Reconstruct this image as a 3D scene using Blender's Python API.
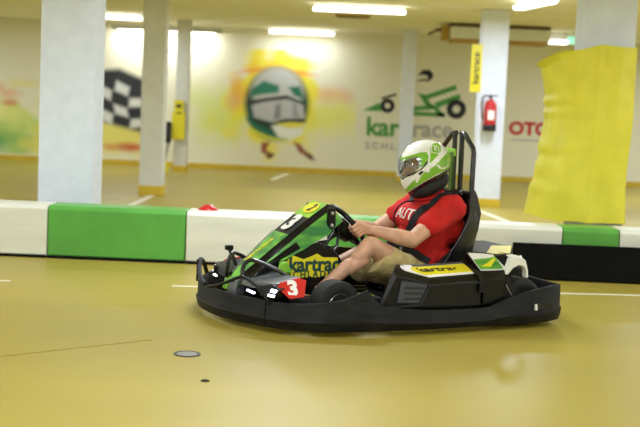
import bpy, bmesh, math, random
import numpy as np
from mathutils import Vector, Matrix, noise
from mathutils.bvhtree import BVHTree
random.seed(7)
for o in list(bpy.data.objects): bpy.data.objects.remove(o)
S = bpy.context.scene
COL = S.collection

# ------------------------------------------------------------ camera
FPX, ROLL, PITCH, CH = 1150.0, 0.043, math.atan(108.5/1150.0), 1.33
cd = bpy.data.cameras.new('camera'); cam = bpy.data.objects.new('camera', cd); COL.objects.link(cam)
fw = Vector((0, math.cos(PITCH), -math.sin(PITCH))); up0 = Vector((0, math.sin(PITCH), math.cos(PITCH))); r0 = Vector((1, 0, 0))
Rv = r0*math.cos(ROLL)+up0*math.sin(ROLL); Uv = -r0*math.sin(ROLL)+up0*math.cos(ROLL)
m = Matrix((Rv, Uv, -fw)).transposed().to_4x4(); m.translation = (0, 0, CH); cam.matrix_world = m
cd.sensor_width = 36; cd.lens = FPX*36/640; cd.clip_end = 200; cd.clip_start = .05
cd.dof.use_dof = True; cd.dof.focus_distance = 6.95; cd.dof.aperture_fstop = 1.9
S.camera = cam
# ------------------------------------------------------------ world, lights, exposure
W = bpy.data.worlds.new('world'); S.world = W; W.use_nodes = True
W.node_tree.nodes['Background'].inputs[0].default_value = (.9, .95, 1, 1); W.node_tree.nodes['Background'].inputs[1].default_value = .3
S.view_settings.view_transform = 'Standard'; S.view_settings.look = 'None'; S.view_settings.gamma = 1
S.view_settings.use_curve_mapping = False; S.view_settings.exposure = 0.20
TUBE_W, ROW_W, WASH_W = 54, 60, 20
def area(name, loc, sx, sy, power, rot=(0, 0, 0), col=(.86, .94, 1.08)):
    l = bpy.data.lights.new(name, 'AREA'); l.shape = 'RECTANGLE'; l.size = sx; l.size_y = sy; l.energy = power; l.color = col
    o = bpy.data.objects.new(name, l); COL.objects.link(o); o.location = loc; o.rotation_euler = rot; return o
CEIL = 2.75
# the hall's own rows of ceiling battens (those above and behind the camera too)
HALL_ROWS = [(x, y) for y in (-3.5, 0.5, 4.5, 8.5, 12.4) for x in (-9.6, -5.0, -.3, 4.6, 9.3)]
for x, y in HALL_ROWS: area('ceiling_area_light', (x, y, CEIL-.125), 1.2, .12, ROW_W if y < 9 else ROW_W*.7)
FAR_LAMPS = [(.43, 16.4, 0, 1.30, 2.70), (-.49, 22.0, 0, 1.22, 2.70), (-3.86, 20.0, 0, 1.30, 2.70), (2.54, 14.4, -1.38, 1.15, 2.70)]
for x, y, rz, L, z in FAR_LAMPS+[(-8, 16.4, 0, 1.3, 2.7), (6.6, 17.5, 0, 1.3, 2.7), (5.3, 18.9, 0, 1.3, 2.7), (8.5, 21, 0, 1.3, 2.7), (-8, 21, 0, 1.3, 2.7)]:  # unseen extras; the one behind the right column is added to brighten the wall
    area('ceiling_area_light', (x, y, z-.075), L, .1, TUBE_W*(1 if y < 19 else .6 if y < 21.5 else .22), (0, 0, rz))
for x in (-3.75, -3.10, -2.5): area('wall_washer_light', (x, 22.13, 2.56), .5, .05, WASH_W*.3, (math.radians(38), 0, 0), (.95, .98, 1))

# ------------------------------------------------------------ materials
def lin(c):
    return tuple((x/255/12.92 if x/255 <= .04045 else ((x/255+.055)/1.055)**2.4) for x in c)
MATS = {}
def mat(name, rgb, rough=.5, metal=0, coat=0, var=0, scale=8, bump=0, emit=0, rgb2=None, stretch=None, alpha=1, trans=0, spec=.5, lo=.35, hi=.65):
    if name in MATS: return MATS[name]
    M = bpy.data.materials.new(name); M.use_nodes = True; MATS[name] = M
    nt = M.node_tree; b = nt.nodes['Principled BSDF']
    c = (*lin(rgb), 1)
    b.inputs['Base Color'].default_value = c; b.inputs['Roughness'].default_value = rough; b.inputs['Metallic'].default_value = metal
    b.inputs['Coat Weight'].default_value = coat; b.inputs['Coat Roughness'].default_value = .08
    b.inputs['Specular IOR Level'].default_value = spec
    b.inputs['Transmission Weight'].default_value = trans; b.inputs['Alpha'].default_value = alpha
    if emit: b.inputs['Emission Color'].default_value = c; b.inputs['Emission Strength'].default_value = emit
    tc = nt.nodes.new('ShaderNodeTexCoord'); mp = nt.nodes.new('ShaderNodeMapping'); nz = nt.nodes.new('ShaderNodeTexNoise')
    nt.links.new(tc.outputs['Object'], mp.inputs[0]); nt.links.new(mp.outputs[0], nz.inputs['Vector'])
    nz.inputs['Scale'].default_value = scale; nz.inputs['Detail'].default_value = 5
    if stretch: mp.inputs['Scale'].default_value = stretch
    if rgb2 is None and var:
        rgb2 = tuple(max(0, x*(1-var)) for x in rgb)
    if rgb2 is not None:
        rr = nt.nodes.new('ShaderNodeValToRGB'); rr.color_ramp.elements[0].position = lo; rr.color_ramp.elements[1].position = hi
        rr.color_ramp.elements[0].color = (*lin(rgb2), 1); rr.color_ramp.elements[1].color = c
        nt.links.new(nz.outputs['Fac'], rr.inputs[0]); nt.links.new(rr.outputs[0], b.inputs['Base Color'])
    if bump:
        bp = nt.nodes.new('ShaderNodeBump'); bp.inputs['Strength'].default_value = bump; bp.inputs['Distance'].default_value = .01
        nt.links.new(nz.outputs['Fac'], bp.inputs['Height']); nt.links.new(bp.outputs[0], b.inputs['Normal'])
    return M
def vmat(name, rough=.6, coat=0):
    M = bpy.data.materials.new(name); M.use_nodes = True; nt = M.node_tree; b = nt.nodes['Principled BSDF']
    a = nt.nodes.new('ShaderNodeVertexColor'); a.layer_name = 'Col'
    nt.links.new(a.outputs[0], b.inputs['Base Color']); b.inputs['Roughness'].default_value = rough; b.inputs['Coat Weight'].default_value = coat
    b.inputs['Coat Roughness'].default_value = .06
    return M
WALLC = (232, 229, 206)
m_floor = mat('floor_paint', (172, 154, 64), .42, var=.08, scale=.9, spec=.5, stretch=(.35, 1, 1), lo=.3, hi=.7)
m_wall = mat('wall_paint', WALLC, .7)
m_ceil = mat('ceiling_paint', (250, 247, 226), .8, var=.03, scale=1.5)
m_base = mat('skirting_paint', (208, 178, 44), .5, var=.05)
m_colw = mat('column_white', (224, 231, 246), .55, var=.03)
m_colc = mat('column_cream', (214, 215, 208), .6, var=.03)
m_white = mat('white_plastic', (232, 233, 222), .4, var=.06, scale=3, stretch=(.4, 1, 3))
m_green = mat('green_plastic', (94, 174, 72), .4, var=.08, scale=3)
m_rubber = mat('rubber_board', (15, 15, 14), .85, spec=.15, var=.3, scale=6)
m_line = mat('line_paint', (232, 228, 205), .45, var=.06, scale=12)
m_black = mat('black_plastic', (15, 15, 16), .5, spec=.3, var=.25, scale=14, bump=.05)
m_scuff = mat('scuffed_plastic', (32, 32, 30), .55, lo=.4, hi=.8, rgb2=(12, 12, 11), scale=7, stretch=(1, 1, 5), bump=.12, spec=.2)
m_gloss = mat('gloss_black', (9, 9, 10), .32, coat=.05, spec=.28)
m_tube = mat('frame_tube', (22, 23, 26), .3, var=.1, coat=.3)
m_tyre = mat('tyre_rubber', (24, 24, 25), .75, var=.2, scale=20, bump=.1)
m_rim = mat('wheel_rim', (150, 150, 150), .35, metal=.9)
m_vent = mat('vent_plastic', (58, 62, 74), .4)
m_steel = mat('steel', (185, 185, 190), .3, metal=1)
m_led = mat('headlight_led', (225, 232, 255), .3, emit=9)
m_red = mat('red_decal', (205, 28, 26), .35, coat=.3)
m_dwhite = mat('white_decal', (238, 238, 235), .35, coat=.2)
m_dgrey = mat('grey_cover', (92, 96, 100), .35, var=.15, coat=.3)
m_lime = mat('lime_decal', (164, 208, 50), .45, coat=.1, rgb2=(104, 178, 50), scale=9, stretch=(1, 3, 1))
m_fgreen = mat('fairing_green', (122, 200, 48), .42, coat=.12, rgb2=(34, 120, 52), scale=5, stretch=(1, 2, 4))
m_yel = mat('yellow_decal', (228, 215, 30), .4, coat=.2)
m_teal = mat('dark_teal_decal', (12, 66, 60), .4)
m_dark = mat('ink_black', (22, 22, 22), .5)
m_pgreen = mat('painted_green', (84, 158, 76), .65, var=.05)
m_pblack = mat('painted_black', (34, 36, 40), .65)
m_pgrey = mat('painted_grey', (172, 173, 166), .65)
m_pred = mat('painted_red', (196, 40, 44), .65)
m_pad = mat('pad_vinyl', (228, 219, 62), .45, var=.04, scale=5, bump=.3)
m_skin = mat('skin', (216, 166, 138), .5, var=.08, scale=18, bump=.03)
m_shirt = mat('red_cotton', (206, 24, 20), .85, var=.12, scale=9, bump=.25)
m_short = mat('khaki_cotton', (196, 178, 122), .9, rgb2=(172, 152, 98), scale=16, bump=.3)
m_belt = mat('belt_webbing', (24, 25, 34), .7, var=.2, scale=40)
m_seat = mat('seat_shell', (17, 17, 20), .3, coat=.2)
m_shoe = mat('shoe', (40, 40, 44), .6)
m_tube_on = mat('lamp_diffuser', (255, 253, 245), .4, emit=5)
m_lampb = mat('lamp_body', (205, 205, 200), .5)
m_beige = mat('machine_grey', (226, 230, 228), .5, var=.04)
m_brown = mat('duct_brown', (96, 76, 58), .7)
m_must = mat('duct_mustard', (176, 142, 62), .6)
m_fire = mat('extinguisher_red', (190, 26, 32), .3, coat=.4)

# ------------------------------------------------------------ mesh helpers
def V(*a): return Vector(a)
class MB:
    def __init__(s): s.v = []; s.f = []; s.m = []; s.mats = []
    def mi(s, mt):
        if mt not in s.mats: s.mats.append(mt)
        return s.mats.index(mt)
    def add(s, vs, fs, mt):
        n = len(s.v); k = s.mi(mt); s.v += [tuple(v) for v in vs]
        for f in fs: s.f.append([i+n for i in f]); s.m.append(k)
        return s
    def box(s, c, d, mt, rot=None):
        c = V(*c); vs = []
        for i in (-1, 1):
            for j in (-1, 1):
                for k in (-1, 1):
                    p = V(i*d[0]/2, j*d[1]/2, k*d[2]/2)
                    if rot: p = rot @ p
                    vs.append(c+p)
        return s.add(vs, [(0, 1, 3, 2), (4, 6, 7, 5), (0, 4, 5, 1), (2, 3, 7, 6), (0, 2, 6, 4), (1, 5, 7, 3)], mt)
    def slab(s, pts, off, mt):
        """planar-ish polygon extruded by the vector off"""
        pts = [V(*p) for p in pts]; off = V(*off); n = len(pts)
        nrm = V(0, 0, 0)
        for i in range(n): nrm += pts[i].cross(pts[(i+1) % n])
        if nrm.dot(off) > 0: pts = pts[::-1]
        vs = pts+[p+off for p in pts]
        fs = [tuple(range(n)), tuple(range(2*n-1, n-1, -1))]
        fs += [((i+1) % n, i, i+n, (i+1) % n+n) for i in range(n)]
        return s.add(vs, fs, mt)
    def loft(s, rings, mt, closed=True, caps=True, loop=False):
        n = len(rings[0]); vs = [p for r in rings for p in r]; fs = []
        R = len(rings)
        for a in range(R if loop else R-1):
            b = (a+1) % R
            for i in range(n if closed else n-1):
                j = (i+1) % n; fs.append((a*n+i, a*n+j, b*n+j, b*n+i))
        if caps and not loop and closed: fs += [tuple(range(n))[::-1], tuple(range((R-1)*n, R*n))]
        return s.add(vs, fs, mt)
    def tube(s, pts, r, mt, seg=10, loop=False, flat=1):
        pts = [V(*p) for p in pts]; n = len(pts); rings = []; prev = None
        for i, p in enumerate(pts):
            a = pts[(i-1) % n] if (loop or i > 0) else p; b = pts[(i+1) % n] if (loop or i < n-1) else p
            t = (b-a).normalized()
            if prev is None:
                x = t.cross(V(0, 0, 1)); x = t.cross(V(0, 1, 0)) if x.length < .1 else x
            else: x = prev - t*prev.dot(t)
            x.normalize(); y = t.cross(x); prev = x
            rr = r[i] if isinstance(r, (list, tuple)) else r
            rings.append([p+x*rr*math.cos(q*2*math.pi/seg)+y*rr*flat*math.sin(q*2*math.pi/seg) for q in range(seg)])
        return s.loft(rings, mt, loop=loop)
    def lathe(s, prof, mt, o=(0, 0, 0), ax=(0, 0, 1), seg=28):
        """prof: (radius, height) pairs along ax from o"""
        o = V(*o); a = V(*ax).normalized(); x = a.cross(V(1, 0, 0)); x = a.cross(V(0, 1, 0)) if x.length < .1 else x
        x.normalize(); y = a.cross(x)
        rings = [[o+a*h+x*max(r, 1e-4)*math.cos(q*2*math.pi/seg)+y*max(r, 1e-4)*math.sin(q*2*math.pi/seg) for q in range(seg)] for r, h in prof]
        return s.loft(rings, mt)
    def build(s, name, parent=None, bevel=0, smooth=35, solid=0, sub=0, segs=2):
        me = bpy.data.meshes.new(name); me.from_pydata(s.v, [], s.f); me.update()
        for mt in s.mats: me.materials.append(mt)
        me.polygons.foreach_set('material_index', s.m)
        bm = bmesh.new(); bm.from_mesh(me); bmesh.ops.remove_doubles(bm, verts=bm.verts, dist=1e-5)
        bmesh.ops.recalc_face_normals(bm, faces=bm.faces); bm.to_mesh(me); bm.free()
        o = bpy.data.objects.new(name, me); COL.objects.link(o)
        if smooth:
            me.polygons.foreach_set('use_smooth', [True]*len(me.polygons))
            try: me.set_sharp_from_angle(angle=math.radians(smooth))
            except Exception: pass
        if solid: q = o.modifiers.new('s', 'SOLIDIFY'); q.thickness = solid; q.offset = 0
        if sub: q = o.modifiers.new('u', 'SUBSURF'); q.levels = sub; q.render_levels = sub
        if bevel: q = o.modifiers.new('b', 'BEVEL'); q.width = bevel; q.segments = segs; q.limit_method = 'ANGLE'; q.angle_limit = math.radians(40); q.harden_normals = True
        if parent: o.parent = parent
        return o
def tag(o, label, cat, group=None, kind=None):
    o['label'] = label; o['category'] = cat
    if group: o['group'] = group
    if kind: o['kind'] = kind
    return o
def empty(name, loc=(0, 0, 0), rz=0, rot=None):
    o = bpy.data.objects.new(name, None); COL.objects.link(o); o.location = loc; o.rotation_euler = rot or (0, 0, rz); o.empty_display_size = .1
    return o
def copy_tree(o, parent=None):
    c = o.copy(); COL.objects.link(c); c.parent = parent
    for ch in list(o.children): copy_tree(ch, c)
    return c
def struct(o): o['kind'] = 'structure'; return o
def meshify(ob):
    dg = bpy.context.evaluated_depsgraph_get(); dg.update(); me = bpy.data.meshes.new_from_object(ob.evaluated_get(dg))
    bpy.data.objects.remove(ob); return me
def text(body, size, mt, origin, right, up, parent=None, name='lettering', bold=0, ext=.002, sx=1, align='CENTER', conform=None, space=1, shear=0):
    cu = bpy.data.curves.new(name, 'FONT'); cu.body = body; cu.size = size; cu.offset = bold; cu.extrude = ext/2; cu.align_x = align; cu.align_y = 'CENTER'
    cu.space_character = space; cu.resolution_u = 4; cu.shear = shear
    to = bpy.data.objects.new('t', cu); COL.objects.link(to); me = meshify(to)
    R_ = V(*right).normalized(); U_ = V(*up); U_ = (U_-R_*U_.dot(R_)).normalized(); N_ = R_.cross(U_)
    M_ = Matrix((R_, U_, N_)).transposed().to_4x4(); M_.translation = V(*origin)
    if conform: 
        bm = bmesh.new(); bm.from_mesh(me); bmesh.ops.triangulate(bm, faces=bm.faces)
        bmesh.ops.subdivide_edges(bm, edges=[e for e in bm.edges if e.calc_length() > size*.12], cuts=2); bm.to_mesh(me); bm.free()
    for v in me.vertices:
        p = M_ @ V(v.co.x*sx, v.co.y, v.co.z)
        if conform:
            h = conform.ray_cast(p+N_*.15, -N_)
            if h[0]: p = h[0]+N_*(.004+v.co.z)
        v.co = p
    me.materials.clear(); me.materials.append(mt)
    o = bpy.data.objects.new(name, me); COL.objects.link(o)
    if parent: o.parent = parent
    return o
def catmull(P, k=6, loop=False):
    P = [V(*p) for p in P]; n = len(P); out = []
    for i in range(n if loop else n-1):
        a, b, c, d = (P[(i-1) % n] if loop or i > 0 else P[i]), P[i], P[(i+1) % n], (P[(i+2) % n] if loop or i+2 < n else P[(i+1) % n])
        for j in range(k):
            t = j/k; out.append(.5*((2*b)+(c-a)*t+(2*a-5*b+4*c-d)*t*t+(3*b-a-3*c+d)*t**3))
    if not loop: out.append(P[-1])
    return out
# organic shapes: tapered capsules fused by a voxel remesh
def capsule(vs, fs, p1, r1, p2, r2, flat=1, fdir=None, seg=18):
    p1, p2 = V(*p1), V(*p2); t = (p2-p1); L = t.length; t = t.normalized() if L > 1e-6 else V(0, 0, 1)
    fd = V(*fdir) if fdir else (V(0, 0, 1) if abs(t.z) < .9 else V(1, 0, 0))
    y = (fd-t*fd.dot(t)).normalized(); x = t.cross(y); rings = []
    for i in range(7):
        a = -math.pi/2+i*math.pi/12; rings.append((p1+t*r1*math.sin(a), max(r1*math.cos(a), 1e-4)))
    for i in range(1, 7):
        a = i*math.pi/12; rings.append((p2+t*r2*math.sin(a), max(r2*math.cos(a), 1e-4)))
    n = len(vs)
    for c, r in rings:
        for q in range(seg):
            a = 2*math.pi*q/seg; vs.append(c+x*r*math.cos(a)+y*r*flat*math.sin(a))
    for a in range(len(rings)-1):
        for i in range(seg):
            j = (i+1) % seg; fs.append((n+a*seg+i, n+a*seg+j, n+(a+1)*seg+j, n+(a+1)*seg+i))
    fs.append(tuple(n+i for i in range(seg))[::-1]); fs.append(tuple(n+(len(rings)-1)*seg+i for i in range(seg)))
def fuse(caps, name, mt, parent, vox=.008, smooth=4, cuts=()):
    vs, fs = [], []
    for c in caps:
        k = c[4] if len(c) > 4 else 1; fd = c[5] if len(c) > 5 else None
        capsule(vs, fs, c[0], c[1], c[2], c[3], k, fd)
    me = bpy.data.meshes.new(name); me.from_pydata([tuple(v) for v in vs], [], fs); me.update()
    o = bpy.data.objects.new('tmp', me); COL.objects.link(o)
    q = o.modifiers.new('r', 'REMESH'); q.mode = 'VOXEL'; q.voxel_size = vox; q.use_smooth_shade = True
    q = o.modifiers.new('s', 'SMOOTH'); q.factor = .5; q.iterations = smooth
    me = meshify(o)
    if cuts:
        bm = bmesh.new(); bm.from_mesh(me)
        for co, no in cuts:
            g = bmesh.ops.bisect_plane(bm, geom=bm.verts[:]+bm.edges[:]+bm.faces[:], plane_co=co, plane_no=no, clear_outer=True)
            eds = [e for e in g['geom_cut'] if isinstance(e, bmesh.types.BMEdge)]
            bmesh.ops.holes_fill(bm, edges=eds, sides=0)
        bm.to_mesh(me); bm.free()
    me.materials.clear(); me.materials.append(mt); me.polygons.foreach_set('use_smooth', [True]*len(me.polygons))
    o = bpy.data.objects.new(name, me); COL.objects.link(o)
    if parent: o.parent = parent
    return o

# ============================================================ THE HALL
X0, X1, Y0 = -11, 11, -6
def wy(x): return 22.45
def simple_box(name, c, d, mt, parent=None, bevel=0): return MB().box(c, d, mt).build(name, parent, bevel=bevel)
struct(simple_box('floor', (0, 9, -.05), (22.2, 31, .1), m_floor))
struct(simple_box('ceiling', (0, 9, CEIL+.05), (22.2, 31, .1), m_ceil))
struct(MB().slab([(X0, wy(X0), 0), (X1, wy(X1), 0), (X1, wy(X1), CEIL), (X0, wy(X0), CEIL)], (0, .15, 0), m_wall).build('wall_back'))
struct(simple_box('wall_left', (X0-.05, 9, CEIL/2), (.1, 31, CEIL), m_wall))
struct(simple_box('wall_right', (X1+.05, 9, CEIL/2), (.1, 31, CEIL), m_wall))
struct(simple_box('wall_front', (0, Y0-.05, CEIL/2), (22.2, .1, CEIL), m_wall))
struct(MB().slab([(X0, wy(X0)-.03, 0), (X1, wy(X1)-.03, 0), (X1, wy(X1)-.03, .10), (X0, wy(X0)-.03, .10)], (0, .03, 0), m_base).build('baseboard_back'))

def column(x, y, w, mt, label, band=.13, rz=0):
    r = empty('support_column', (x, y, 0), rz); tag(r, label, 'column', 'support columns of the hall')
    MB().box((0, 0, CEIL/2), (w, w, CEIL-.002), mt).build('shaft', r, bevel=.012)
    if band: MB().box((0, 0, band/2), (w+.012, w+.012, band), m_base).build('painted_base', r, bevel=.004)
    return r
column(-2.24, 10.25, .47, m_colw, 'broad white square column at far left, right behind the green barrier section', band=0)
column(-2.34, 15.85, .31, m_colc, 'slim cream column with yellow base, between flag mural and bright wall', band=.13)
column(-2.60, 21.1, .24, m_colc, 'distant thin column carrying the yellow sign', band=.12)
column(1.50, 21.1, .24, m_colw, 'thin white column standing in front of the green kart logo on the wall', band=.1)
column(2.335, 16.3, .36, m_colw, 'white column carrying the red fire extinguisher', band=.12)
column(2.47, 10.37, .44, m_colw, 'thick white column wrapped in yellow padding', band=0)

# track barrier blocks
BY, BT, BH = 9.25, .34, .43
def barrier(x0, x1, mt, label):
    r = empty('track_barrier', ((x0+x1)/2, BY+BT/2, 0)); tag(r, label, 'barrier', 'barrier blocks along the track')
    w = x1-x0-.006
    prof = [(-BT/2+.02, .002), (BT/2-.02, .002), (BT/2, .03), (BT/2, BH-.03), (BT/2-.03, BH), (-BT/2+.03, BH), (-BT/2, BH-.03), (-BT/2, .03)]
    MB().loft([[(-w/2, a, b) for a, b in prof], [(w/2, a, b) for a, b in prof]], mt).build('block', r, bevel=.01)
    MB().box((0, -BT/2-.004, .012), (w, .012, .02), m_rubber).build('rubber_foot', r)
    return r
barrier(-4.6, -3.4, m_green, 'green barrier block cut off at the far left edge')
barrier(-3.4, -2.2, m_white, 'white barrier block at far left, in front of the broad column')
barrier(-2.2, -1.08, m_green, 'long green barrier block to the left of the kart')
barrier(-1.08, .02, m_white, 'white barrier block behind the nose of the kart')
barrier(.02, 1.0, m_green, 'green barrier block behind the steering wheel and driver arms')
barrier(1.0, 1.97, m_white, 'white barrier block behind the seat, next to the short green one')
barrier(1.97, 2.43, m_green, 'short green barrier block below the yellow padding')
barrier(2.43, 3.5, m_white, 'white barrier block at far right edge beyond the short green one')
b = MB().box((0, 0, .155), (2.6, .035, .285), m_rubber); bo = b.build('rubber_board', bevel=.006); bo.location = (2.86, 9.19, .0)
tag(bo, 'long black rubber board leaning against the right part of the barrier', 'board')
d = MB().lathe([(.085, 0), (.082, .006), (.03, .042), (.022, .045)], m_fire).build('marker_cone'); d.location = (-.925, 9.44, BH)
tag(d, 'small flat red marker cone lying on top of the white barrier', 'cone')

# painted floor marks
def floor_mark(pts, label, name='floor_line', mt=m_line):
    o = MB().slab([(x, y, .0) for x, y in pts], (0, 0, .0025), mt).build(name); tag(o, label, 'floor marking'); return o
def strip(a, b_, w):
    a, b_ = V(*a), V(*b_); n = (b_-a).normalized(); n = V(-n.y, n.x)*w/2; return [tuple(a-n), tuple(b_-n), tuple(b_+n), tuple(a+n)]
floor_mark(strip((-3.4, 7.87), (-2.166, 8.03), .05), 'white floor dash at far left edge in front of the barrier')
floor_mark(strip((-1.03, 8.11), (-.35, 8.18), .05), 'white floor dash just behind the front of the kart')
floor_mark(strip((1.3, 8.48), (4.0, 8.78), .05), 'long white floor line running right from behind the kart')
floor_mark(strip((-2.33, 14.0), (-2.31, 15.66), .10), 'short white mark on floor leading to the slim cream column')
floor_mark(strip((2.09, 15.9), (2.36, 13.6), .10), 'white mark on floor beside the extinguisher column')
floor_mark(strip((-.66, 21.9), (-.86, 19.9), .1), 'small distant white mark on floor under the helmet mural')
floor_mark(strip((-7, 12.0), (-2.6, 14.9), .03), 'thin dark tyre line on floor at far left behind the barrier', 'skid_mark', mat('skid', (128, 108, 50), .5))
floor_mark(strip((-2.0, 5.35), (-.9, 6.25), .012), 'faint dark tyre line on floor left of the drain cover', 'skid_mark', mat('skid2', (158, 136, 52), .5))
dr = empty('floor_drain', (-.664, 5.93, 0)); tag(dr, 'round grey metal drain cover in the yellow floor', 'drain cover')
MB().lathe([(.072, 0), (.072, .004), (.06, .005), (.058, .002)], mat('drain_dark', (60, 58, 60), .4, metal=.5)).build('ring', dr)
MB().lathe([(.055, .001), (.055, .004), (.001, .0045)], mat('drain_grey', (150, 150, 155), .35, metal=.6)).build('cover', dr)
d = MB().lathe([(.022, 0), (.02, .004), (.001, .005)], m_rubber).build('floor_plug'); d.location = (-.512, 5.37, 0)
tag(d, 'tiny dark plug in the floor, right of and below the drain cover', 'plug')

# ceiling lamps
def batten(x, y, rz, L, z, label, grp='ceiling strip lamps'):
    r = empty('ceiling_lamp', (x, y, z), rz); tag(r, label, 'lamp', grp)
    h = CEIL-z
    MB().box((0, 0, h/2-.005), (L*.98, .07, h), m_lampb).build('lamp_body', r, bevel=.004)
    prof = [(-.07, 0), (-.075, -.025), (-.05, -.05), (.05, -.05), (.075, -.025), (.07, 0)]
    MB().loft([[(-L/2, a, b) for a, b in prof], [(L/2, a, b) for a, b in prof]], m_tube_on).build('diffuser', r, bevel=.004)
LL = ['long lit ceiling lamp at top centre, the nearer of the middle pair', 'lit ceiling lamp above the helmet mural, the farther of the middle pair',
      'lit ceiling lamp at far left beside the broad column', 'lit ceiling lamp at top right pointing towards the padded column']
for (x, y, rz, L, z), lb in zip(FAR_LAMPS, LL): batten(x, y, rz, L, z, lb)
batten(3.93, 20.0, 0, .38, 2.60, 'short lit lamp hanging beside the duct, left of yellow padding')
r = empty('wall_washer_lamp', (-3.07, 22.2, 2.6)); tag(r, 'long thin rail lamp washing the left back wall with white light', 'lamp')
MB().box((0, 0, .05), (2.1, .12, .09), m_lampb).build('rail', r, bevel=.004)
for x in (-.68, .02, .67): MB().box((x, .0, -.005), (.5, .06, .02), m_tube_on).build('lamp_head', r)
# ceiling vent grille and small fittings
g = empty('ceiling_grille', (.38, 18.2, CEIL-.015)); tag(g, 'narrow dark air grille in the ceiling between the two middle lamps', 'grille')
MB().box((0, 0, 0), (.55, .3, .03), m_must).build('frame', g, bevel=.004)
for k in range(4): MB().box((0, -.1+k*.065, -.018), (.48, .02, .012), m_brown).build('slat', g)
# ceiling duct unit
h = empty('air_handling_unit', (2.80, 19.1, 2.44)); tag(h, 'long ceiling air unit with brown top and mustard lower edge', 'air unit')
MB().box((.0, 0, .155), (1.62, .5, .2), m_beige).build('casing', h, bevel=.01)
MB().box((0, 0, .275), (1.62, .54, .05), m_brown).build('top_rail', h, bevel=.005)
MB().box((0, 0, .035), (1.56, .52, .05), m_must).build('lower_rail', h, bevel=.005)
MB().box((-.88, 0, .15), (.12, .3, .24), m_must).box((-.98, 0, .20), (.1, .06, .05), m_brown).build('end_bracket', h, bevel=.005)
MB().tube([(-1.15, 0, .12), (-1.0, 0, .2), (-.9, 0, .18)], .02, m_brown).build('pipe', h)
r = empty('exit_lamp', (4.25, 20.0, 2.62)); tag(r, 'small pale green exit lamp under ceiling, left of the padded column', 'sign')
MB().box((0, 0, .0), (.3, .06, .13), mat('exit_green', (150, 225, 200), .4, emit=.8)).build('sign_face', r, bevel=.01)
MB().box((0, 0, .095), (.04, .04, .07), m_lampb).build('bracket', r)

# fire extinguisher on its column
fx = empty('fire_extinguisher', (2.30, 16.02, 1.01)); tag(fx, 'red fire extinguisher hanging on the white column', 'fire extinguisher')
MB().lathe([(.08, .11), (.085, .13), (.085, .40), (.07, .46), (.03, .49), (.02, .5)], m_fire, seg=24).build('cylinder', fx)
MB().lathe([(.088, .06), (.09, .08), (.09, .14), (.086, .15)], m_dark, seg=24).build('base_ring', fx)
MB().box((0, 0, .52), (.03, .03, .06), m_dark).box((.03, -.02, .55), (.12, .02, .015), m_dark).build('valve', fx, bevel=.003)
MB().tube(catmull([(0, -.02, .53), (-.1, -.03, .54), (-.13, -.03, .42), (-.11, -.03, .22)], 5), .011, m_dark).build('hose', fx)
MB().box((0, -.086, .28), (.09, .004, .13), m_dwhite).build('instruction_label', fx)
# yellow vertical banner on left face of that column
bn = empty('banner', (2.165, 16.10, 1.62)); tag(bn, 'narrow yellow vertical banner on the edge of the extinguisher column', 'banner')
MB().box((-.085, 0, .31), (.15, .012, .66), m_yel).build('cloth', bn)
text('kartrace', .13, m_dark, (-.085, -.008, .31), (0, 0, 1), (-1, 0, 0), bn, bold=.002)
# yellow sign on the distant column with items around it
sg = empty('column_sign', (-2.64, 20.94, .5)); tag(sg, 'tall yellow sign with dark marks on the thin distant column', 'sign')
MB().box((0, 0, .34), (.24, .03, .5), m_yel).build('sign_board', sg, bevel=.004)
MB().box((0, 0, .70), (.17, .03, .22), m_yel).build('sign_top', sg, bevel=.004)
MB().box((0, -.02, .70), (.09, .006, .06), m_pblack).build('symbol', sg)
MB().box((0, -.02, .575), (.1, .006, .02), m_pblack).build('symbol', sg)
tb = empty('trackside_box', (-2.86, 20.9, 0)); tag(tb, 'black box on a leaning grey stand beside the distant yellow sign', 'box')
MB().box((.02, 0, .72), (.15, .12, .38), m_pblack).build('box_body', tb, bevel=.01)
MB().tube([(.06, 0, .54), (0, 0, .28), (-.02, 0, .16)], .03, m_pgrey).build('stand', tb)
MB().lathe([(.07, 0), (.07, .12), (.03, .19)], m_yel).build('foot', tb)

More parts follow.
